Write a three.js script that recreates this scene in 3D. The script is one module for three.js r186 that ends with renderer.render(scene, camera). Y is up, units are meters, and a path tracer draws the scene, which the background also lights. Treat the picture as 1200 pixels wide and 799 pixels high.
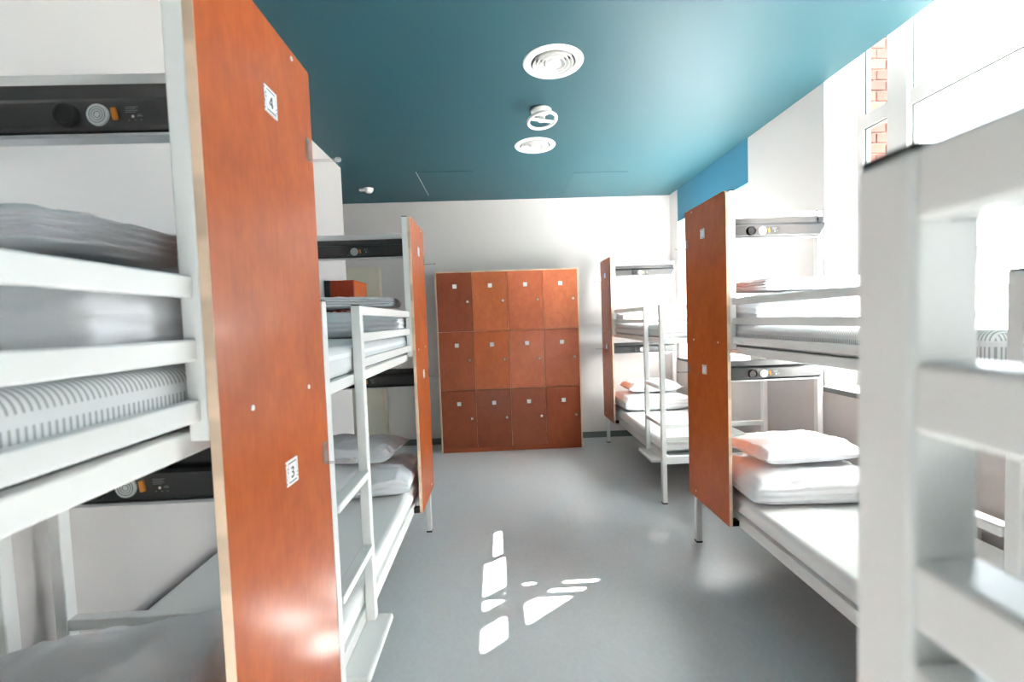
import * as THREE from 'three';
import { RoundedBoxGeometry } from 'three/addons/geometries/RoundedBoxGeometry.js';
import { ImprovedNoise } from 'three/addons/math/ImprovedNoise.js';
import { mergeGeometries, mergeVertices } from 'three/addons/utils/BufferGeometryUtils.js';

// ------------------------------------------------------------ camera, sky, sun, exposure
// room axes: x right, y up, the room runs away from the camera along -z
const scene = new THREE.Scene();
const camera = new THREE.PerspectiveCamera(2 * Math.atan(399.5 / 526.28) * 180 / Math.PI, 1200 / 799, 0.02, 200);
camera.rotation.order = 'YXZ';
camera.position.set(0, 1.63, 0);
camera.rotation.set(-0.0457, -0.0304, -0.0353);
camera.focus = 3.2;
camera.userData.fStop = 3.5;
scene.add(camera);

// bright hazy sky: pale air that thickens towards the horizon and scatters the sun forwards around its place
const SUN = new THREE.Vector3(1, 1.13, -0.797).normalize();
{
  const w = 256, h = 128, a = new Float32Array(w * h * 4), G = 0.5, G2 = 0.85;
  for (let j = 0; j < h; j++) for (let i = 0; i < w; i++) {
    const el = ((j + 0.5) / h - 0.5) * Math.PI, az = ((i + 0.5) / w - 0.5) * 2 * Math.PI;
    const y = Math.sin(el), x = Math.cos(el) * Math.cos(az), z = Math.cos(el) * Math.sin(az);
    const c = x * SUN.x + y * SUN.y + z * SUN.z;
    const air = 0.75 + 0.35 * Math.pow(1 - Math.max(0, y), 3);
    const haze = 0.2 * (1 - G * G) / Math.pow(1 + G * G - 2 * G * c, 1.5) + 0.05 * (1 - G2 * G2) / Math.pow(1 + G2 * G2 - 2 * G2 * c, 1.5);
    const k = 4 * (j * w + i);
    a[k] = 0.62 * air + 0.97 * haze; a[k + 1] = 0.83 * air + 0.98 * haze; a[k + 2] = 1.0 * air + 1.0 * haze; a[k + 3] = 1;
  }
  const t = new THREE.DataTexture(a, w, h, THREE.RGBAFormat, THREE.FloatType);
  t.mapping = THREE.EquirectangularReflectionMapping; t.magFilter = THREE.LinearFilter; t.needsUpdate = true;
  scene.background = t;
}
scene.backgroundIntensity = 1.8;

const sun = new THREE.DirectionalLight(new THREE.Color().setRGB(1, 0.97, 0.93), 68);
sun.position.copy(SUN).multiplyScalar(17).add(new THREE.Vector3(0, 0, -3));
sun.target.position.set(0, 0, -3);
sun.castShadow = true;
sun.shadow.mapSize.set(4096, 4096);
Object.assign(sun.shadow.camera, { left: -7, right: 7, top: 7, bottom: -7, near: 0.5, far: 40 });
scene.add(sun, sun.target);

const renderer = new THREE.WebGLRenderer({ antialias: true });
renderer.toneMapping = THREE.LinearToneMapping;
renderer.toneMappingExposure = 3.35;
renderer.shadowMap.enabled = true;

// ------------------------------------------------------------ helpers
const noise = new ImprovedNoise();
const n3 = (x, y, z) => noise.noise(x + 31.7, y + 17.3, z + 5.1);
let seed = 7;
const rnd = () => ((seed = (seed * 16807) % 2147483647) / 2147483647);
const used = {};
function numbered(name) {
  const k = used[name] = (used[name] ?? -1) + 1;
  return k ? name + '_' + String(k).padStart(3, '0') : name;
}
function mesh(name, geo, mat, parent = scene) {
  const m = new THREE.Mesh(geo, mat);
  m.name = parent === scene ? numbered(name) : name;
  m.castShadow = m.receiveShadow = true;
  parent.add(m);
  return m;
}
function thing(name, label, category, group, pos = [0, 0, 0]) {
  const o = new THREE.Group();
  o.name = numbered(name);
  o.position.set(...pos);
  o.userData = { label, category };
  if (group) o.userData.group = group;
  scene.add(o);
  return o;
}
function tag(o, label, category, group) { Object.assign(o.userData, { label, category }); if (group) o.userData.group = group; return o; }
function structure(o, label, category) { o.userData.kind = 'structure'; if (label) o.userData.label = label; if (category) o.userData.category = category; return o; }
// box between two corners, soft edges
const boxCache = new Map();
function boxGeo(x0, x1, y0, y1, z0, z1, r = 0.004, seg = 2) {
  const w = Math.abs(x1 - x0), h = Math.abs(y1 - y0), d = Math.abs(z1 - z0);
  const rr = Math.min(r, w / 2.05, h / 2.05, d / 2.05);
  const key = [w, h, d, rr, seg].map((v) => v.toFixed(4)).join();
  if (!boxCache.has(key)) boxCache.set(key, rr > 0 ? new RoundedBoxGeometry(w, h, d, seg, rr) : new THREE.BoxGeometry(w, h, d));
  return boxCache.get(key);
}
function box(name, x0, x1, y0, y1, z0, z1, mat, parent = scene, r = 0.004, seg = 2) {
  const m = mesh(name, boxGeo(x0, x1, y0, y1, z0, z1, r, seg), mat, parent);
  m.position.set((x0 + x1) / 2, (y0 + y1) / 2, (z0 + z1) / 2);
  return m;
}
// structure slabs: depth given as forward distance Z (world z = -Z)
function slab(name, x0, x1, y0, y1, Z0, Z1, mat, parent = scene) { return box(name, x0, x1, y0, y1, -Z1, -Z0, mat, parent, 0); }
function slabGeo(x0, x1, y0, y1, Z0, Z1) {
  const g = new THREE.BoxGeometry(x1 - x0, y1 - y0, Z1 - Z0);
  g.translate((x0 + x1) / 2, (y0 + y1) / 2, -(Z0 + Z1) / 2);
  return g;
}
// planar uv in metres picked by the dominant normal axis
function metricUV(g, scale = 1) {
  const p = g.attributes.position, n = g.attributes.normal, uv = new Float32Array(p.count * 2);
  for (let i = 0; i < p.count; i++) {
    const ax = Math.abs(n.getX(i)), ay = Math.abs(n.getY(i)), az = Math.abs(n.getZ(i));
    let u, v;
    if (ay >= ax && ay >= az) { u = p.getX(i); v = p.getZ(i); } else if (ax >= az) { u = p.getZ(i); v = p.getY(i); } else { u = p.getX(i); v = p.getY(i); }
    uv[2 * i] = u * scale; uv[2 * i + 1] = v * scale;
  }
  g.setAttribute('uv', new THREE.BufferAttribute(uv, 2));
  return g;
}
function dataTex(w, h, fn, srgb) {
  const a = new Uint8Array(w * h * 4);
  for (let y = 0; y < h; y++) for (let x = 0; x < w; x++) {
    const c = fn(x / w, y / h), i = 4 * (y * w + x);
    a[i] = c[0]; a[i + 1] = c[1]; a[i + 2] = c[2]; a[i + 3] = 255;
  }
  const t = new THREE.DataTexture(a, w, h, THREE.RGBAFormat);
  t.wrapS = t.wrapT = THREE.RepeatWrapping; t.magFilter = THREE.LinearFilter; t.minFilter = THREE.LinearMipmapLinearFilter; t.generateMipmaps = true;
  if (srgb) t.colorSpace = THREE.SRGBColorSpace;
  t.needsUpdate = true;
  return t;
}
// seamless noise on the unit square, f periods
const tile = (u, v, f, s = 0) => {
  const a = u * 2 * Math.PI, b = v * 2 * Math.PI, r = f / (2 * Math.PI);
  return noise.noise(Math.cos(a) * r + s * 3.7 + 11, Math.sin(a) * r + Math.cos(b) * r * 0.73 + s + 7, Math.sin(b) * r + 3 + s * 1.9);
};
const cl = (v) => Math.max(0, Math.min(255, v));

// ------------------------------------------------------------ materials
const S = (o) => new THREE.MeshStandardMaterial(o);
const P = (o) => new THREE.MeshPhysicalMaterial(o);
const plasterBump = dataTex(256, 256, (u, v) => { const k = 128 + 60 * tile(u, v, 40) + 40 * tile(u, v, 90, 2); return [cl(k), cl(k), cl(k)]; });
plasterBump.repeat.set(1, 1);
const M = {};
M.wall = S({ color: 0xd2cecc, roughness: 0.75, bumpMap: plasterBump, bumpScale: 0.0008 });
M.ceiling = S({ color: 0x24545e, roughness: 0.55, bumpMap: plasterBump, bumpScale: 0.0004 });
const floorTex = dataTex(512, 512, (u, v) => { const k = 1 + 0.008 * tile(u, v, 10) + 0.02 * tile(u, v, 60, 3) + 0.025 * (rnd() - 0.5); return [cl(214 * k), cl(219 * k), cl(221 * k)]; }, true);
const floorRough = dataTex(256, 256, (u, v) => { const k = 84 + 3 * tile(u, v, 8, 5) + 5 * tile(u, v, 40, 8); return [cl(k), cl(k), cl(k)]; });
M.floor = S({ map: floorTex, roughness: 1, roughnessMap: floorRough });
M.skirting = S({ color: 0x5d6664, roughness: 0.6 });
M.paint = P({ color: 0xeceeec, roughness: 0.38, clearcoat: 0.25, clearcoatRoughness: 0.25 });
M.frame = P({ color: 0xb6b7b6, roughness: 0.4 });
M.black = P({ color: 0x14181a, roughness: 0.3, clearcoat: 0.4, clearcoatRoughness: 0.2 });
M.blackMatt = S({ color: 0x151719, roughness: 0.6 });
M.alu = S({ color: 0xc4c8ca, roughness: 0.3, metalness: 0.9 });
M.steel = S({ color: 0xe2e0dc, roughness: 0.35, metalness: 0.45 });
M.galvanised = S({ color: 0x9a9ea0, roughness: 0.5, metalness: 0.5 });
M.base = S({ color: 0x8d9494, roughness: 0.7 });
M.glass = P({ color: 0xffffff, roughness: 0, transmission: 1, thickness: 0, ior: 1.45 });
M.frosted = P({ color: 0xf6f8f8, roughness: 0.96, transmission: 1, thickness: 0, ior: 1.3 });
M.acrylic = P({ color: 0xf6fbfb, roughness: 0.05, transmission: 0.85, thickness: 0, ior: 1.49 });
M.white = P({ color: 0xf4f4f2, roughness: 0.4 });
M.orange = P({ color: 0xd98a22, roughness: 0.35 });
M.speaker = S({ color: 0xd3dadb, roughness: 0.5 });
M.speakerHole = S({ color: 0x5a6466, roughness: 0.8 });
M.blue = P({ color: 0x38809a, roughness: 0.85, transmission: 0.15, thickness: 0 });
M.cream = S({ color: 0xd6d2c0, roughness: 0.5 });
M.brickMortar = S({ color: 0x8f857c, roughness: 0.95 });
M.bricks = [0x82493c, 0x723c30, 0x8c5848, 0x6c4238].map((c) => S({ color: c, roughness: 0.9 }));
M.ground = S({ color: 0x595b57, roughness: 0.95 });

// stained birch: blotches where the stain took unevenly, fine grain along v; the sheet measures 2.5 m
const birch = (r, g, b) => {
  const t = dataTex(1024, 1024, (u, v) => {
    const x = u * 2.5, y = v * 2.5;
    const big = noise.noise(x * 4, y * 2.6, 1.3), mid = noise.noise(x * 19, y * 11, 4.4), small = noise.noise(x * 48, y * 30, 8.1), fine = noise.noise(x * 170, y * 9, 2.2);
    const k = 1 + 0.06 * big + 0.05 * mid + 0.045 * small + 0.04 * fine;
    return [cl(r * k), cl(g * (k + 0.03 * mid)), cl(b * (k + 0.06 * big))];
  }, true);
  t.repeat.set(0.4, 0.4);
  return t;
};
const woodTex = birch(186, 90, 36), lockerTex = birch(200, 120, 84);
function wood(tint, rough = 0.55, coat = 0.5, map = woodTex) {
  return P({ map, color: tint, roughness: rough, specularIntensity: 0.3, clearcoat: coat, clearcoatRoughness: 0.2 });
}
M.wood = wood(0xffffff);
const plyTex = dataTex(64, 64, (u, v) => { const b = Math.floor(u * 9) % 2, k = (b ? 0.9 : 1) + 0.05 * noise.noise(u * 40, v * 3, 1); return [cl(236 * k), cl(208 * k), cl(180 * k)]; }, true);
M.ply = S({ map: plyTex, roughness: 0.6 });
const clothBump = dataTex(256, 256, (u, v) => { const k = 128 + 35 * Math.sin(u * 2 * Math.PI * 64) * Math.sin(v * 2 * Math.PI * 64) + 40 * tile(u, v, 14, 6); return [cl(k), cl(k), cl(k)]; });
M.linen = P({ color: 0xf1f3f6, roughness: 0.9, sheen: 0.2, sheenRoughness: 0.6, bumpMap: clothBump, bumpScale: 0.001 });
M.sheet = P({ color: 0xe9ebea, roughness: 0.85, bumpMap: clothBump, bumpScale: 0.0006 });
// ticking: grey stripes 9.6 mm apart, a plain tape half way up
const tickTex = dataTex(64, 64, (u, v) => {
  const plain = v > 0.6 && v < 0.74;
  const st = !plain && (u % 1) > 0.62;
  return st ? [176, 182, 182] : [240, 242, 243];
}, true);
M.ticking = S({ map: tickTex, roughness: 0.85 });

// ------------------------------------------------------------ room shell
const XW = 2.36, XF = 2.6, XO = 2.68, H = 3.23, ZB = 6.02, XLW = -1.53, XREC = -2.7, ZNEAR = -2.8, TOP = 3.95, SILL = 1.075;
const VENTS = [[0.405, 2.87], [0.402, 4.2]];
{
  const f = slab('floor', XREC - 0.15, XO, -0.15, 0, ZNEAR - 0.15, ZB + 0.15, M.floor);
  f.geometry = metricUV(f.geometry.clone(), 1 / 1.3); structure(f);
  const cs = new THREE.Shape();
  cs.moveTo(XREC - 0.15, ZNEAR - 0.15); cs.lineTo(XW, ZNEAR - 0.15); cs.lineTo(XW, ZB + 0.15); cs.lineTo(XREC - 0.15, ZB + 0.15); cs.closePath();
  for (const [x, Z] of VENTS) { const h = new THREE.Path(); h.absarc(x, Z, 0.141, 0, Math.PI * 2, true); cs.holes.push(h); }
  const cg = new THREE.ExtrudeGeometry(cs, { depth: 0.1, bevelEnabled: false, curveSegments: 32 });
  cg.rotateX(-Math.PI / 2); cg.translate(0, H, 0);     // plan drawn in (x, Z): Z becomes -z
  structure(mesh('ceiling', metricUV(cg), M.ceiling));
  const wall = (name, parts, mat = M.wall) => { const w = mesh(name, metricUV(mergeGeometries(parts)), mat); return structure(w); };
  wall('wall_back', [slabGeo(XREC - 0.15, XO, 0, TOP + 0.15, ZB, ZB + 0.15)]);
  wall('wall_left', [slabGeo(XLW - 0.2, XLW, 0, H, ZNEAR, 4.67), slabGeo(XREC, XLW - 0.2, 0, H, 4.47, 4.67), slabGeo(XREC - 0.15, XREC, 0, H, 4.47, ZB)]);
  wall('wall_behind', [slabGeo(XLW - 0.2, XO, 0, TOP + 0.15, ZNEAR - 0.15, ZNEAR)]);
  // right wall: three window recesses that run up past the ceiling
  const wins = [[4.14, 5.77], [1.95, 3.17], [-2.4, -1.2, 2.4]];
  const solid = [[5.77, ZB], [3.17, 4.14], [-1.2, 1.95], [ZNEAR, -2.4]];
  const parts = solid.map(([a, b]) => slabGeo(XW, XO, 0, TOP + 0.15, a, b));
  for (const [a, b, t = TOP] of wins) parts.push(slabGeo(XW, XO, 0, SILL - 0.035, a, b), slabGeo(XW, XO, t, TOP + 0.15, a, b));
  parts.push(slabGeo(XW - 0.12, XW, H + 0.1, TOP + 0.15, ZNEAR, ZB));
  wall('wall_right', parts);
  // skirting
  const sk = (name, a) => structure(slab(name, ...a, M.skirting));
  sk('baseboard_back', [XREC, XW, 0, 0.08, ZB - 0.012, ZB]);
  sk('baseboard_left', [XLW, XLW + 0.012, 0, 0.08, ZNEAR, 4.67]);
  sk('baseboard_right', [XW - 0.012, XW, 0, 0.08, ZNEAR, ZB - 0.012]);

  // windows: frame, mullions, transoms, glass, sill
  const w = (n, [a, b, top = TOP], mull, trans) => {
    const o = new THREE.Group(); o.name = 'window_' + n; o.userData.kind = 'structure'; scene.add(o);
    const fx0 = XF, fx1 = XF + 0.06;
    slab('window_frame', fx0, fx1, SILL, top, a, a + 0.045, M.frame, o);
    slab('window_frame', fx0, fx1, SILL, top, b - 0.045, b, M.frame, o);
    slab('window_frame', fx0, fx1, SILL, SILL + 0.05, a + 0.045, b - 0.045, M.frame, o);
    slab('window_frame', fx0, fx1, top - 0.05, top, a + 0.045, b - 0.045, M.frame, o);
    const cuts = [[a + 0.045, a + 0.045]];
    for (const [m0, m1] of mull) { slab('mullion', fx0 - 0.02, fx1, SILL + 0.05, top - 0.05, m0, m1, M.frame, o); cuts.push([m0, m1]); }
    cuts.push([b - 0.045, b - 0.045]);
    for (let i = 0; i + 1 < cuts.length; i++) {
      const c0 = cuts[i][1], c1 = cuts[i + 1][0];
      let y0 = SILL + 0.05;
      for (const [t0, t1] of trans) {
        slab('transom', fx0, fx1, t0, t1, c0, c1, M.frame, o);
        for (const [ya, yb] of [[y0, t0]]) pane(o, c0, c1, ya, yb);
        y0 = t1;
      }
      pane(o, c0, c1, y0, top - 0.05);
    }
    const sillBoard = slab('sill', XW - 0.03, XF, SILL - 0.032, SILL, a, b, M.white, o);
    slab('sill_edge', XW - 0.034, XW - 0.03, SILL - 0.034, SILL, a, b, M.skirting, sillBoard).position.sub(sillBoard.position);
  };
  const pane = (o, c0, c1, y0, y1) => {
    const p = slab('pane', XF + 0.028, XF + 0.032, y0, y1, c0, c1, y1 < 2 ? M.frosted : M.glass, o);
    if (y1 < 2) p.userData.label = 'frosted lower pane';
    // slim dark gasket round the glass
    const gz = 0.006;
    const gk = mergeGeometries([slabGeo(XF + 0.018, XF + 0.026, y0, y0 + gz, c0, c1), slabGeo(XF + 0.018, XF + 0.026, y1 - gz, y1, c0, c1), slabGeo(XF + 0.018, XF + 0.026, y0, y1, c0, c0 + gz), slabGeo(XF + 0.018, XF + 0.026, y0, y1, c1 - gz, c1)]);
    mesh('gasket', gk, M.skirting, o);
  };
  const tr = [[2.88, 2.968]], tr1 = [[1.86, 1.94], [2.88, 2.968]];
  w(1, wins[0], [[4.535, 4.635], [5.60, 5.67]], tr1);
  w(2, wins[1], [[2.765, 2.905]], tr1);
  w(3, wins[2], [], [[1.86, 1.94]]);

  // brick outer reveals of the facade, bricks laid one by one beside the near window
  const bw = structure(mesh('wall_outer', mergeGeometries([slabGeo(XO, XO + 0.3, -0.5, 4.4, 3.205, 4.10), slabGeo(XO, XO + 0.3, -0.5, 4.4, 5.81, 7), slabGeo(XO, XO + 0.3, -0.5, 4.4, -1.16, 1.91), slabGeo(XO, XO + 0.3, -0.5, SILL - 0.06, -2.8, 7)]), M.brickMortar));
  const bg = boxGeo(0, 0.133, 0, 0.062, 0, 0.03, 0.003, 1), bh = boxGeo(0, 0.063, 0, 0.062, 0, 0.03, 0.003, 1);
  for (let r = 0; r < 40; r++) {
    const y = 1.12 + r * 0.0735 + 0.03;
    if (y > 4.1) break;
    const odd = r % 2;
    const lay = odd ? [[XO + 0.035, bh], [XO + 0.145, bg], [XO + 0.25, bh]] : [[XO + 0.07, bg], [XO + 0.215, bg]];
    for (const [x, gg] of lay) { const b = mesh('brick', gg, M.bricks[Math.floor(rnd() * 4)], bw); b.position.set(x, y, -3.205 + 0.003 + rnd() * 0.003); }
  }
  structure(slab('ground', XO + 0.3, 60, -1.2, -0.5, -40, 50, M.ground));

  // blue roller blind across the top of the far window
  const bl = thing('roller_blind', 'blue fabric roller blind across the top of the far window', 'blind', null, [XW + 0.004, 0, 0]);
  slab('blind_fabric', -0.002, 0.002, 2.832, 3.4, 4.1405, 5.7695, M.blue, bl);
  const bb = mesh('bottom_bar', new THREE.CylinderGeometry(0.008, 0.008, 1.62, 12).rotateX(Math.PI / 2), M.blue, bl);
  bb.position.set(0, 2.828, -4.954);
}

// ------------------------------------------------------------ bunk beds
const W = 0.945, L = 2.03;
const R1 = [1.675, 1.715], R2 = [1.56, 1.6], R3 = [1.45, 1.49], R4 = [1.385, 1.43];
const LOW = [0.348, 0.415];
function plateTexture(text) {
  const c = document.createElement('canvas'); c.width = c.height = 128;
  const g = c.getContext('2d');
  g.fillStyle = '#f4f6f8'; g.fillRect(0, 0, 128, 128);
  g.fillStyle = '#55605c'; g.fillRect(18, 12, 92, 6); g.fillRect(18, 110, 92, 6);
  for (const [x, y] of [[6, 34], [6, 52], [112, 76], [112, 94]]) g.fillRect(x, y, 10, 8);
  g.fillRect(14, 18, 2, 92); g.fillRect(112, 18, 2, 50);
  if (text) { g.fillStyle = '#23282a'; g.font = 'bold 78px sans-serif'; g.textAlign = 'center'; g.textBaseline = 'middle'; g.fillText(text, 64, 67); }
  const t = new THREE.CanvasTexture(c); t.colorSpace = THREE.SRGBColorSpace; return t;
}
const plateMats = {};
function plateMat(text) { return plateMats[text] ??= P({ map: plateTexture(text), roughness: 0.35 }); }
const plateGeo = new THREE.BoxGeometry(0.003, 0.06, 0.056);
const pegPlate = new RoundedBoxGeometry(0.006, 0.062, 0.03, 2, 0.003);
const pegRod = (() => {
  const rod = new THREE.CylinderGeometry(0.0045, 0.0045, 0.078, 12).rotateZ(Math.PI / 2).translate(0.039, 0, 0);
  const tip = new THREE.SphereGeometry(0.008, 14, 10).translate(0.08, 0.002, 0);
  return mergeGeometries([rod, tip]);
})();
const screwGeo = new THREE.CylinderGeometry(0.006, 0.006, 0.003, 12).rotateZ(Math.PI / 2);
const footGeo = boxGeo(0, 0.043, 0, 0.014, 0, 0.043, 0.003);

function controlTexture() {
  const c = document.createElement('canvas'); c.width = 128; c.height = 96;
  const g = c.getContext('2d');
  g.fillStyle = '#14181a'; g.fillRect(0, 0, 128, 96);
  g.fillStyle = '#8d9794';
  for (let i = 0; i < 4; i++) g.fillRect(10, 8 + i * 10, 74 - 14 * (i % 2), 3);
  g.fillStyle = '#f4e6e0'; g.beginPath(); g.arc(52, 64, 9, 0, 7); g.fill();
  g.fillStyle = '#8d9794'; g.fillRect(76, 60, 34, 4); g.fillRect(82, 52, 20, 3);
  g.fillStyle = '#6f8f7c'; for (const x of [24, 62, 96]) g.fillRect(x, 82, 8, 6);
  const t = new THREE.CanvasTexture(c); t.colorSpace = THREE.SRGBColorSpace; return t;
}
M.controls = P({ map: controlTexture(), roughness: 0.35 });
const UNITZ = 0.058;
// extruded channel along x from 0 to len; y0 is its lower edge; the end named by cut is sliced obliquely
function unitGeo(len, cutSign) {
  const s = new THREE.Shape();
  for (const [i, [z, y]] of [[0, 0], [0.046, 0], [0.055, 0.006], [UNITZ, 0.016], [UNITZ, 0.078], [0.054, 0.088], [0.036, 0.094], [0.034, 0.098], [0.034, 0.134], [0, 0.134]].entries()) i ? s.lineTo(z, y) : s.moveTo(z, y);
  const g = new THREE.ExtrudeGeometry(s, { depth: len, bevelEnabled: false, steps: 1 });
  // shape x -> world z, shape y -> y, depth -> world x
  g.rotateY(-Math.PI / 2); g.scale(-1, 1, 1);
  const idx = g.index; if (!idx) { const p = g.attributes.position.array; for (let i = 0; i < p.length; i += 9) for (let k = 0; k < 3; k++) { const t = p[i + 3 + k]; p[i + 3 + k] = p[i + 6 + k]; p[i + 6 + k] = t; } }
  g.computeBoundingBox();
  const bb = g.boundingBox; g.translate(-bb.min.x, 0, -bb.min.z);
  const p = g.attributes.position;
  for (let i = 0; i < p.count; i++) { const x = p.getX(i), y = p.getY(i), atEnd = cutSign > 0 ? x > len - 0.01 : x < 0.01; if (atEnd && y < 0.088) p.setX(i, x - cutSign * (0.088 - y) * 0.5); }
  g.computeVertexNormals();
  return g;
}
const speakerGeo = new THREE.CylinderGeometry(0.027, 0.028, 0.006, 32).rotateX(Math.PI / 2);
const speakerRing = mergeGeometries([0.008, 0.014, 0.02].map((r) => new THREE.TorusGeometry(r, 0.0009, 6, 28).translate(0, 0, 0.0032)));
const switchGeo = boxGeo(0, 0.013, 0, 0.03, 0, 0.008, 0.002);
const plugGeo = mergeGeometries([new THREE.CylinderGeometry(0.03, 0.032, 0.012, 28).rotateX(Math.PI / 2), new THREE.TorusGeometry(0.026, 0.005, 8, 28).translate(0, 0, 0.006)]);

// side: +1 aisle towards +x (left row), -1 aisle towards -x (right row). Origin: aisle face, floor, head end; foot towards +z.
function bunkBed(side, pos, pw, label, numbers, turn = 0, lift = 0) {
  const o = thing('bunk_bed', label, 'bunk bed', 'white metal bunk beds with wooden head panels', pos);
  o.rotation.y = turn;
  const X = (u) => -side * u;
  const B = (name, u0, u1, y0, y1, z0, z1, mat = M.paint, parent = o, r = 0.005) => {
    const a = X(u0), b = X(u1);
    const m = box(name, Math.min(a, b), Math.max(a, b), y0, y1, z0, z1, mat, parent, r);
    if (parent !== o) m.position.sub(parent.position);
    return m;
  };
  const T = 0.04;
  const post = (u0, z0, y0, y1, name = 'post') => {
    const m = B(name, u0, u0 + T, y0, y1, z0, z0 + T);
    if (y0 <= 0.001) B('rubber_foot', u0 - 0.0015, u0 + T + 0.0015, y0, y0 + 0.014, z0 - 0.0015, z0 + T + 0.0015, M.blackMatt, m, 0.003);
    B('end_cap', u0 + 0.002, u0 + T - 0.002, y1 - 0.001, y1 + 0.004, z0 + 0.002, z0 + T - 0.002, M.blackMatt, m, 0.002);
    return m;
  };
  const y00 = -lift;
  // head end
  post(0.022, 0.02, y00, 2.318); post(W - T, 0.02, y00, 2.318);
  B('head_rail', 0.062, W - T, 2.28, 2.318, 0.022, 0.058);
  B('head_rail', 0.062, W - T, ...R4, 0.022, 0.058);
  B('head_rail', 0.062, W - T, ...LOW, 0.022, 0.058);
  // foot end
  post(0.02, L - T, y00, 1.715); post(W - T, L - T, y00, 1.715);
  for (const r of [R1, R2, R3, R4]) B('foot_rail', 0.02 + T - 0.001, W - T + 0.001, ...r, L - 0.038, L - 0.0004);
  for (const r of [[0.655, 0.693], [0.55, 0.585], LOW]) B('foot_rail', 0.02 + T - 0.001, W - T + 0.001, ...r, L - 0.038, L - 0.0004);
  // ladder at the aisle side of the foot
  const LZ = L - 0.445;
  post(0.02, LZ, 0.355, 1.715, 'ladder_post');
  for (const y of [1.02, 0.7]) B('ladder_step', 0.012, 0.062, y - 0.03, y, LZ + T - 0.001, L - T + 0.001, M.paint, o, 0.006);
  B('ladder_step', -0.045, 0.065, 0.335, 0.368, LZ - 0.012, L - 0.09, M.paint, o, 0.014);
  // aisle side guard rails between ladder and the short head post
  const hp = B('panel_post', 0.0205, 0.058, 1.412, 2.335, pw - 0.04, pw - 0.001);
  B('end_cap', 0.023, 0.056, 2.334, 2.34, pw - 0.038, pw - 0.003, M.blackMatt, hp, 0.002);
  for (const r of [R1, R2, R3]) B('guard_rail', 0.032, 0.057, ...r, pw - 0.002, LZ + 0.002);
  B('side_rail', 0.0585, 0.094, ...R4, 0.059, L - 0.037);
  B('side_rail', 0.0605, 0.094, ...LOW, 0.059, L - 0.037);
  // wall side
  for (const r of [R1, R2, R4, LOW]) B(r === R1 || r === R2 ? 'guard_rail' : 'side_rail', W - 0.021, W - 0.001, ...r, 0.059, L - T + 0.001);
  B('guard_rail', W - 0.017, W + 0.003, 0.57, 0.602, 0.059, 1.07);
  const gp = B('guard_post', W - 0.019, W + 0.005, 0.414, 0.602, 1.07, 1.108);
  B('end_cap', W - 0.016, W + 0.004, 0.601, 0.606, 1.072, 1.106, M.blackMatt, gp, 0.002);
  // base boards
  B('base_board', 0.094, W - 0.021, 1.41, 1.429, 0.06, L - 0.04, M.base);
  B('base_board', 0.094, W - 0.021, 0.396, 0.414, 0.06, L - 0.04, M.base);
  // plywood head panel
  const ps = new THREE.Shape();
  const y0 = 0.35, y1 = 2.34, rr = 0.035;
  ps.moveTo(rr * 0.3, y0); ps.lineTo(pw - rr * 0.3, y0); ps.quadraticCurveTo(pw, y0, pw, y0 + rr * 0.3);
  ps.lineTo(pw, y1 - rr); ps.quadraticCurveTo(pw, y1, pw - rr, y1); ps.lineTo(rr * 0.3, y1); ps.quadraticCurveTo(0, y1, 0, y1 - rr * 0.3);
  ps.lineTo(0, y0 + rr * 0.3); ps.quadraticCurveTo(0, y0, rr * 0.3, y0);
  const pg = new THREE.ExtrudeGeometry(ps, { depth: 0.018, bevelEnabled: true, bevelThickness: 0.001, bevelSize: 0.001, bevelOffset: -0.001, bevelSegments: 1, curveSegments: 6 });
  pg.rotateY(-Math.PI / 2);  // shape x -> +z, extrusion -> -x
  pg.translate(side > 0 ? -0.001 : 0.02 - 0.001, 0, 0);
  const panel = mesh('head_panel', pg, [M.wood, M.ply], o);
  panel.userData.label = 'orange stained plywood panel';
  const out = side;   // outward direction along x
  const onPanel = (name, geo, mat, y, z, d = 0.0015) => { const m = mesh(name, geo, mat, panel); m.position.set(out * d, y, z); return m; };
  for (const [t, y] of [[numbers[0], 2.145], [numbers[1], 1.266]]) onPanel('number_plate', plateGeo, plateMat(t), y, pw * 0.475);
  for (const y of [2.112, 1.252]) {
    onPanel('peg_plate', pegPlate, M.acrylic, y, 0.034, 0.003);
    const rod = onPanel('coat_peg', pegRod, M.acrylic, y - 0.03, 0.034, 0.003);
    rod.scale.x = out;
  }
  for (const [y, z] of [[2.318, 0.11], [1.452, pw - 0.11], [1.455, 0.115], [0.4, 0.11]]) onPanel('screw', screwGeo, M.steel, y, z, 0.0005);
  B('foot_block', 0.021, 0.062, 0.352, 0.385, pw - 0.05, pw - 0.004, M.blackMatt, o, 0.003);
  // reading light channels at the head of both bunks
  for (const yb of [2.136, 1.16]) {
    const len = W - 0.085;
    const u = mesh('light_channel', unitGeo(len, side > 0 ? -1 : 1), M.black, o);
    u.userData.label = 'glossy black reading light channel';
    u.position.set(side > 0 ? -(0.064 + len) : 0.064, yb, 0.06);
    const cx = (side > 0 ? len - 0.43 : 0.42);
    const face = (name, geo, mat, x, y, z) => { const m = mesh(name, geo, mat, u); m.position.set(x, y, z); return m; };
    face('speaker', speakerGeo, M.speaker, cx, 0.044, UNITZ + 0.002);
    face('speaker_grille', speakerRing, M.speakerHole, cx, 0.044, UNITZ + 0.002);
    face('switch', switchGeo, M.orange, cx + 0.042, 0.046, UNITZ + 0.002).rotation.z = 0.15;
    face('control_label', new THREE.PlaneGeometry(0.055, 0.042), M.controls, cx + 0.092, 0.046, UNITZ + 0.0008);
    face('socket', plugGeo, M.blackMatt, cx - 0.078, 0.044, UNITZ + 0.003);
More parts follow.
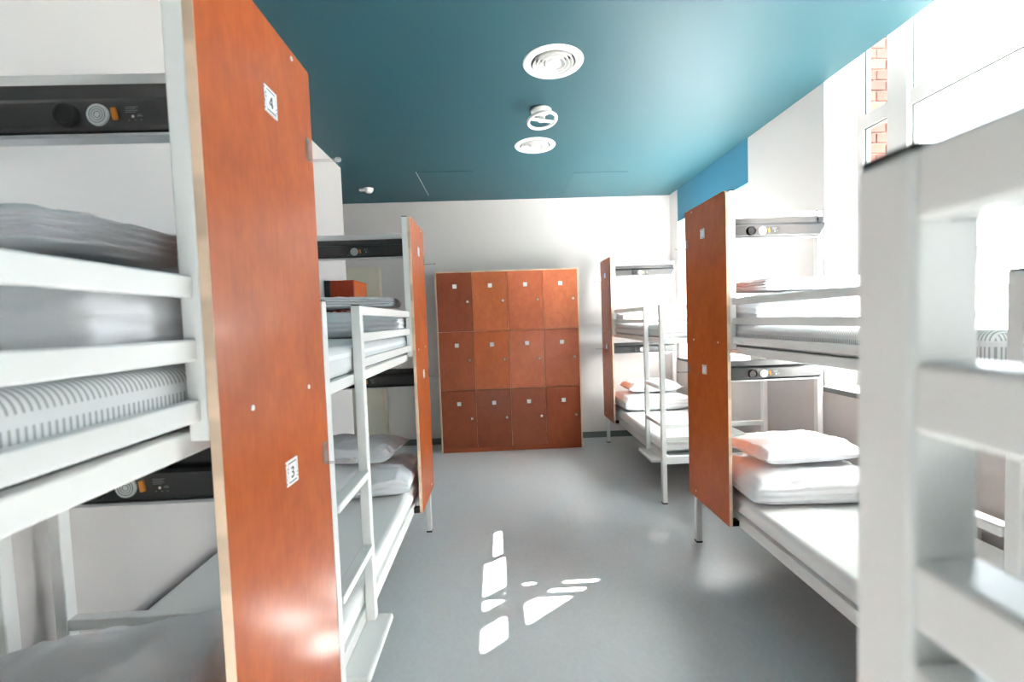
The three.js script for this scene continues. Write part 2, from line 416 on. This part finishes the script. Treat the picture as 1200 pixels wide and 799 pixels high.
    face('trim_strip', boxGeo(0, len - 0.05, 0, 0.01, 0, 0.05, 0.003), M.alu, len / 2 + (side > 0 ? 0.025 : -0.025), -0.004, 0.028);
    const cap = face('channel_cap', boxGeo(0, 0.02, 0, 0.03, 0, 0.02, 0.003), M.blackMatt, side > 0 ? 0.012 : len - 0.03, 0.115, 0.03);
  }
  return o;
}
const beds = {
  b1: { side: 1, pos: [-0.515, 0.016, -1.335], pw: 0.503, lift: 0.016 },
  b2: { side: 1, pos: [-0.55, 0, -3.515], pw: 0.52, lift: 0 },
  b3: { side: -1, pos: [1.34, 0, -3.15], pw: 0.563, lift: 0 },
  b4: { side: -1, pos: [1.348, 0, -5.79], pw: 0.507, lift: 0 },
  b5: { side: -1, pos: [0.225 + L, 0, -0.297], pw: 0.52, lift: 0, turn: -Math.PI / 2 },
};
const bed = (k, label, nums) => { const b = beds[k]; b.o = bunkBed(b.side, b.pos, b.pw, label, nums, b.turn || 0, b.lift); };
bed('b1', 'white bunk bed close by on the left with panel numbered 4 and 3', ['4', '3']);
bed('b2', 'white bunk bed on the left beyond the panel numbered 4 and 3', ['', '']);
bed('b3', 'white bunk bed with red brown panel, nearer of the two under the right windows', ['', '']);
bed('b4', 'white bunk bed in the far right corner beside the wooden lockers', ['', '']);
bed('b5', 'blurred white bunk bed guard end close by on the right edge', ['', '']);

// ------------------------------------------------------------ mattresses and bedding
function put(k, o, u, y, z, yaw = 0) {     // place at bed coordinates
  const b = beds[k], v = new THREE.Vector3(-b.side * u, y, z).applyEuler(new THREE.Euler(0, b.turn || 0, 0));
  o.position.set(b.pos[0] + v.x, b.pos[1] + v.y, b.pos[2] + v.z);
  o.rotation.y = (b.turn || 0) + yaw;
  return o;
}
const MW = 0.852, ML = 1.86;
const mattressGeo = (h) => {
  const g = new RoundedBoxGeometry(MW, h, ML, 5, 0.035).translate(0, h / 2, 0);
  const p = g.attributes.position, n = g.attributes.normal, uv = new Float32Array(p.count * 2);
  for (let i = 0; i < p.count; i++) {
    const along = i >= p.count * 4 / 6 ? p.getX(i) : p.getZ(i);   // the last two sides are the ends
    uv[2 * i] = along / 0.0096; uv[2 * i + 1] = Math.min(0.995, p.getY(i) / h);
  }
  g.setAttribute('uv', new THREE.BufferAttribute(uv, 2));
  return g;
};
const upperMat = mattressGeo(0.122), lowerMat = metricUV(mattressGeo(0.105), 2);
const mattress = (k, up, label) => {
  const m = mesh('mattress', up ? upperMat : lowerMat, up ? M.ticking : M.sheet);
  tag(m, label, 'mattress', up ? 'striped mattresses on the upper bunks' : 'pale mattresses on the lower bunks');
  put(k, m, 0.066 + MW / 2, up ? 1.431 : 0.416, 0.065 + ML / 2);
};
// soft block: rounded pad with folded edges and creases
function soft(w, h, d, { seed = 0, edge = 0.5, layers = 0, groove = 0.055, wrinkle = 0.012, pinch = 0, sag = 0.0, n = [34, 10, 30] } = {}) {
  let g = new THREE.BoxGeometry(2, 2, 2, ...n);
  g.deleteAttribute('uv'); g.deleteAttribute('normal');
  g = mergeVertices(g, 1e-4);
  const p = g.attributes.position;
  for (let i = 0; i < p.count; i++) {
    let a = p.getX(i), b = p.getY(i), c = p.getZ(i);
    const ea = Math.pow(Math.abs(a), 5), ec = Math.pow(Math.abs(c), 5);
    // thickness falls to "edge" at the rim
    const t = edge + (1 - edge) * Math.sqrt(Math.max(0, (1 - ea) * (1 - ec)));
    const round = 1 - 0.055 * Math.pow(Math.abs(b), 3);
    let x = a * round * (1 - pinch * (1 - c * c) * Math.abs(a)), z = c * round * (1 - pinch * (1 - a * a) * Math.abs(c)), y = b * t;
    const rim = Math.max(ea, ec);
    if (layers) { const f = Math.abs(Math.sin((b * 0.5 + 0.5) * Math.PI * layers + n3(a * 1.5, 2 + seed, c * 1.5) * 0.8)); const k = 1 - rim * groove * (1 - Math.pow(f, 0.6)); x *= k; z *= k; }
    x *= w / 2; z *= d / 2; y = y * h / 2 + h / 2;
    // creases: long ridges across the cloth, weaker underneath
    const top = 0.5 + 0.5 * b;
    const q = seed * 3.1;
    const rid = (fx, fz, o) => Math.pow(1 - Math.abs(n3(x * fx + z * 1.7 + o, q, z * fz - x * 1.3)), 5);
    const wr = wrinkle * (rid(9, 3.2, 1) * 0.9 + rid(4, 11, 7) * 0.7 + n3(x * 4, q + 4, z * 4) * 1.6 - 0.6) * top;
    y += wr; x += wr * 0.5 * a * rim; z += wr * 0.5 * c * rim;
    y -= sag * top * (a * a * 0.5 + c * c * 0.5);
    x += n3(y * 20, q + a, c * 3) * 0.008 * rim; z += n3(y * 20, q + 9 + c, a * 3) * 0.008 * rim;
    p.setXYZ(i, x, Math.max(0, y), z);
  }
  g.computeVertexNormals();
  return metricUV(g, 4);
}
const duvetGeos = [1, 2, 3].map((s) => soft(0.8, s === 1 ? 0.19 : 0.175, 0.6, { seed: s, edge: 0.62, layers: 3, wrinkle: 0.016, sag: 0.02 }));
const pillowGeos = [4, 5].map((s) => soft(0.66, 0.13, 0.46, { seed: s, edge: 0.2, wrinkle: 0.011, pinch: 0.05, sag: 0.015 }));
const sheetGeos = [6, 7].map((s) => soft(0.66, 0.07, 0.46, { seed: s, edge: 0.8, layers: 4, groove: 0.09, wrinkle: 0.008, n: [34, 20, 28] }));
const bedding = (kind, k, geo, u, y, z, yaw, label, group) => put(k, tag(mesh(kind, geo, M.linen), label, kind === 'duvet' ? 'duvet' : kind === 'pillow' ? 'pillow' : 'linen', group), u, y, z, yaw);

mattress('b1', true, 'striped mattress on the upper bunk under the panel numbered 4');
mattress('b1', false, 'pale mattress on the shaded lower bunk nearest on the left');
mattress('b2', true, 'mattress on the upper bunk behind the left ladder');
mattress('b2', false, 'long pale mattress on the lower bunk behind the left ladder steps');
mattress('b3', true, 'mattress on the upper bunk beside the bright right window');
mattress('b3', false, 'bare pale mattress end under the stacked pillow and duvet, right');
mattress('b4', true, 'mattress on the upper bunk in the far right corner');
mattress('b4', false, 'mattress on the lower bunk in the far right corner');
mattress('b5', true, 'mattress of the blurred bunk at the right edge');
const GD = 'folded white duvets at the bunk heads', GP = 'white pillows on the folded duvets', UY = 1.553, LY = 0.521;
bedding('duvet', 'b1', duvetGeos[0], 0.48, UY, 0.40, 0.05, 'folded white duvet on the upper bunk beside the panel numbered 4', GD);
bedding('linen_stack', 'b1', sheetGeos[0], 0.48, UY + 0.202, 0.36, -0.12, 'folded white sheets atop the duvet beside the panel numbered 4', GP);
bedding('duvet', 'b1', duvetGeos[0], 0.47, LY, 0.38, -0.04, 'rumpled grey white duvet in shade at the bottom left corner', GD);
bedding('pillow', 'b1', pillowGeos[0], 0.47, LY + 0.21, 0.32, 0.25, 'white pillow in shade on the lowest left bunk', GP);
bedding('duvet', 'b2', duvetGeos[1], 0.47, UY, 0.42, 0.03, 'folded white duvet on the upper bunk behind the left ladder', GD);
bedding('linen_stack', 'b2', sheetGeos[1], 0.47, UY + 0.192, 0.38, 0.1, 'folded white sheets on the upper bunk behind the left ladder', GP);
bedding('duvet', 'b2', duvetGeos[2], 0.46, LY, 0.42, 0.06, 'rumpled white duvet on the lower bunk behind the left ladder', GD);
bedding('pillow', 'b2', pillowGeos[1], 0.48, LY + 0.197, 0.4, -0.1, 'white pillow on the lower bunk behind the left ladder', GP);
bedding('duvet', 'b3', duvetGeos[2], 0.47, UY, 0.42, 0.02, 'folded white duvet on the upper bunk by the bright window', GD);
bedding('linen_stack', 'b3', sheetGeos[0], 0.5, UY + 0.198, 0.4, 0.05, 'folded white sheets on the upper bunk by the bright window', GP);
bedding('duvet', 'b3', duvetGeos[0], 0.455, LY, 0.46, -0.05, 'folded white duvet under a pillow on the right lower bunk', GD);
bedding('pillow', 'b3', pillowGeos[0], 0.47, LY + 0.2, 0.42, 0.08, 'plump white pillow on the folded duvet, right lower bunk', GP);
bedding('duvet', 'b4', duvetGeos[1], 0.46, UY, 0.42, 0.03, 'folded white duvet on the upper bunk in the far corner', GD);
bedding('duvet', 'b4', duvetGeos[0], 0.46, LY, 0.42, 0.02, 'folded white duvet on the lower bunk in the far corner', GD);
bedding('pillow', 'b4', pillowGeos[1], 0.48, LY + 0.2, 0.38, 0.04, 'white pillow on the lower bunk in the far corner', GP);

// ------------------------------------------------------------ wooden lockers on the back wall
{
  const x0 = -0.754, x1 = 1.02, zf = -5.57, zb = -(ZB - 0.015), top = 2.256, plinth = 0.055;
  const o = thing('locker_cabinet', 'wooden locker cabinet with twelve doors against the back wall', 'lockers', null, [x0, 0, zf]);
  const w = x1 - x0, d = zf - zb;
  const C = (name, a, b, y0, y1, za, zb2, mat) => box(name, a, b, y0, y1, za, zb2, mat, o, 0.001, 1);
  C('side_panel', 0, 0.016, 0, top, -d, 0.0, M.ply); C('side_panel', w - 0.016, w, 0, top, -d, 0.0, M.ply);
  C('top_panel', 0.016, w - 0.016, top - 0.016, top, -d, 0.0, M.ply);
  C('back_panel', 0.016, w - 0.016, 0, top - 0.016, -d, -d + 0.01, M.ply);
  const plinthM = wood(0xc8a898, 0.5, 0.35, lockerTex);
  C('plinth', 0.016, w - 0.016, 0, plinth, -0.04, -0.004, plinthM);
  C('inner_panel', 0.016, w - 0.016, plinth, top - 0.016, -0.06, -0.03, M.ply);
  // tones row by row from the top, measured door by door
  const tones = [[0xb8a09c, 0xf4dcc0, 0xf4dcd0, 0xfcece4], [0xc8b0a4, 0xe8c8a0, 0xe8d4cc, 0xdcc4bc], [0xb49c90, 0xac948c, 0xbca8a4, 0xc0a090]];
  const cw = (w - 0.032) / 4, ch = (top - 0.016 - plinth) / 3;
  const numGeo = new THREE.BoxGeometry(0.05, 0.05, 0.004), knobGeo = mergeGeometries([new THREE.CylinderGeometry(0.014, 0.016, 0.012, 18).rotateX(Math.PI / 2), new THREE.SphereGeometry(0.011, 14, 8).translate(0, 0, 0.008)]);
  for (let r = 0; r < 3; r++) for (let c = 0; c < 4; c++) {
    const a = 0.016 + c * cw + 0.002, y1 = top - 0.016 - r * ch - 0.002;
    const g = metricUV(boxGeo(0, cw - 0.004, 0, ch - 0.005, 0, 0.02, 0.0015, 1).clone());
    const uv = g.attributes.uv; for (let i = 0; i < uv.count; i++) uv.setXY(i, uv.getX(i) + c * 0.37 + r * 0.11, uv.getY(i) + r * 0.41 + c * 0.23);
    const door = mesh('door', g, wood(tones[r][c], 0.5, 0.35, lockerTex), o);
    door.position.set(a + (cw - 0.004) / 2, y1 - (ch - 0.005) / 2, -0.008 + (rnd() - 0.5) * 0.002);
    const pl = mesh('number_plate', numGeo, M.white, door); pl.position.set(0.005, ch * 0.5 - 0.17, 0.012);
    const kn = mesh('knob', knobGeo, M.steel, door); kn.position.set(cw * 0.5 - 0.06, ch * 0.5 - 0.36, 0.016);
  }
}
// ------------------------------------------------------------ cupboards in the left recess
{
  const o = thing('cream_wardrobe', 'tall cream wardrobe in the recess behind the left bunk', 'wardrobe', null, [-2.04, 0, -5.85]);
  box('body', 0, 0.535, 0, 2.375, -0.15, -0.02, M.cream, o, 0.003);
  box('door', 0.002, 0.52, 0.06, 2.37, -0.02, 0, M.cream, o, 0.003);
  box('edge_strip', 0.521, 0.535, 0.02, 2.375, -0.019, -0.001, M.ply, o, 0.001);
  const w = thing('wall_cabinet', 'small wooden wall cabinet beyond the upper left bunk', 'cabinet', null, [-1.525, 1.64, -4.05]);
  box('body', 0, 0.26, 0, 0.4, -0.4, -0.02, M.wood, w, 0.003);
  box('dark_filler', 0, 0.05, 0, 0.4, -0.02, 0, M.blackMatt, w, 0.003);
  box('door', 0.052, 0.154, 0.002, 0.398, -0.02, 0, wood(0xd89a80), w, 0.003);
  box('door', 0.158, 0.258, 0.002, 0.398, -0.02, 0, wood(0xe0a088), w, 0.003);
}
// ------------------------------------------------------------ ceiling fittings
{
  const lathe = (pts, n = 48) => new THREE.LatheGeometry(pts.map(([r, y]) => new THREE.Vector2(r, y)), n);
  const vent = (x, Z, label) => {
    const o = thing('ceiling_vent', label, 'air vent', 'round air vents in the ceiling', [x, H, -Z]);
    mesh('flange', lathe([[0.142, 0.0], [0.14, -0.006], [0.165, -0.012], [0.185, -0.006], [0.19, 0.0]]), M.white, o);
    mesh('duct', lathe([[0.1405, -0.001], [0.1405, 0.4], [0, 0.4]]), M.galvanised, o);
    for (const r of [0.122, 0.097, 0.072]) mesh('cone_ring', lathe([[r - 0.012, 0.03], [r, -0.014], [r + 0.005, -0.017], [r + 0.006, -0.013], [r - 0.009, 0.03]]), M.white, o);
    for (const t of [0, 1]) { const st = mesh('strut', boxGeo(0, 0.278, 0, 0.008, 0, 0.006, 0.001), M.white, o); st.position.y = 0.026; st.rotation.y = 0.6 + t * Math.PI / 2; }
    mesh('centre_disc', lathe([[0, -0.02], [0.04, -0.019], [0.05, -0.014], [0.044, 0.028], [0, 0.028]]), M.white, o);
    return o;
  };
  vent(...VENTS[0], 'large round white air vent nearest in the teal ceiling');
  vent(...VENTS[1], 'farther round white air vent beyond the hanging ring');
  const s = thing('ring_sensor', 'white ceiling fitting with a hanging ring between the two vents', 'ceiling fitting', null, [0.39, H, -3.5]);
  mesh('mount', lathe([[0, -0.062], [0.03, -0.062], [0.034, -0.04], [0.05, -0.026], [0.078, -0.016], [0.08, -0.006], [0.074, 0]]), M.white, s);
  const ring = mesh('ring', new THREE.TorusGeometry(0.108, 0.012, 14, 56).rotateX(Math.PI / 2), M.white, s);
  ring.position.set(0.005, -0.09, 0.02); ring.rotation.set(-0.14, 0, 0.1);
  const bar = mesh('cross_bar', boxGeo(0, 0.22, 0, 0.01, 0, 0.035, 0.004), M.white, s); bar.position.set(0.005, -0.088, 0.02); bar.rotation.set(-0.14, 0.42, 0.1);
  const nub = mesh('nub', new THREE.SphereGeometry(0.014, 14, 10), M.white, s); nub.position.set(0.1, -0.1, 0.07);
  mesh('stem', new THREE.CylinderGeometry(0.02, 0.024, 0.04, 20).translate(0, -0.072, 0.008), M.white, s);
  const d = thing('motion_detector', 'small white motion detector on the dark ceiling corner', 'detector', null, [-1.45, H, -5.38]);
  mesh('base', lathe([[0, -0.05], [0.03, -0.05], [0.045, -0.035], [0.055, -0.008], [0.055, 0]], 28), M.white, d);
  const a = mesh('side_eye', new THREE.CapsuleGeometry(0.017, 0.05, 6, 14).rotateZ(Math.PI / 2), M.white, d); a.position.set(-0.07, -0.018, 0.01);
  // access hatches set almost flush in the ceiling
  const hatch = (n, xa, xb, Za, Zb, strip) => {
    const o = structure(slab('trim_' + n, xa, xb, H - 0.004, H, Za, Zb, M.ceiling), 'teal ceiling access hatch', undefined);
    o.geometry = metricUV(o.geometry.clone());
    if (strip) slab('edge_strip', xa - 0.006, xa, H - 0.005, H, Za, Zb, M.white, o).position.sub(o.position);
  };
  hatch(1, -0.8, -0.2, 4.85, 5.72, true);
  hatch(2, 0.9, 1.5, 5.0, 5.88, false);
}
renderer.render(scene, camera);
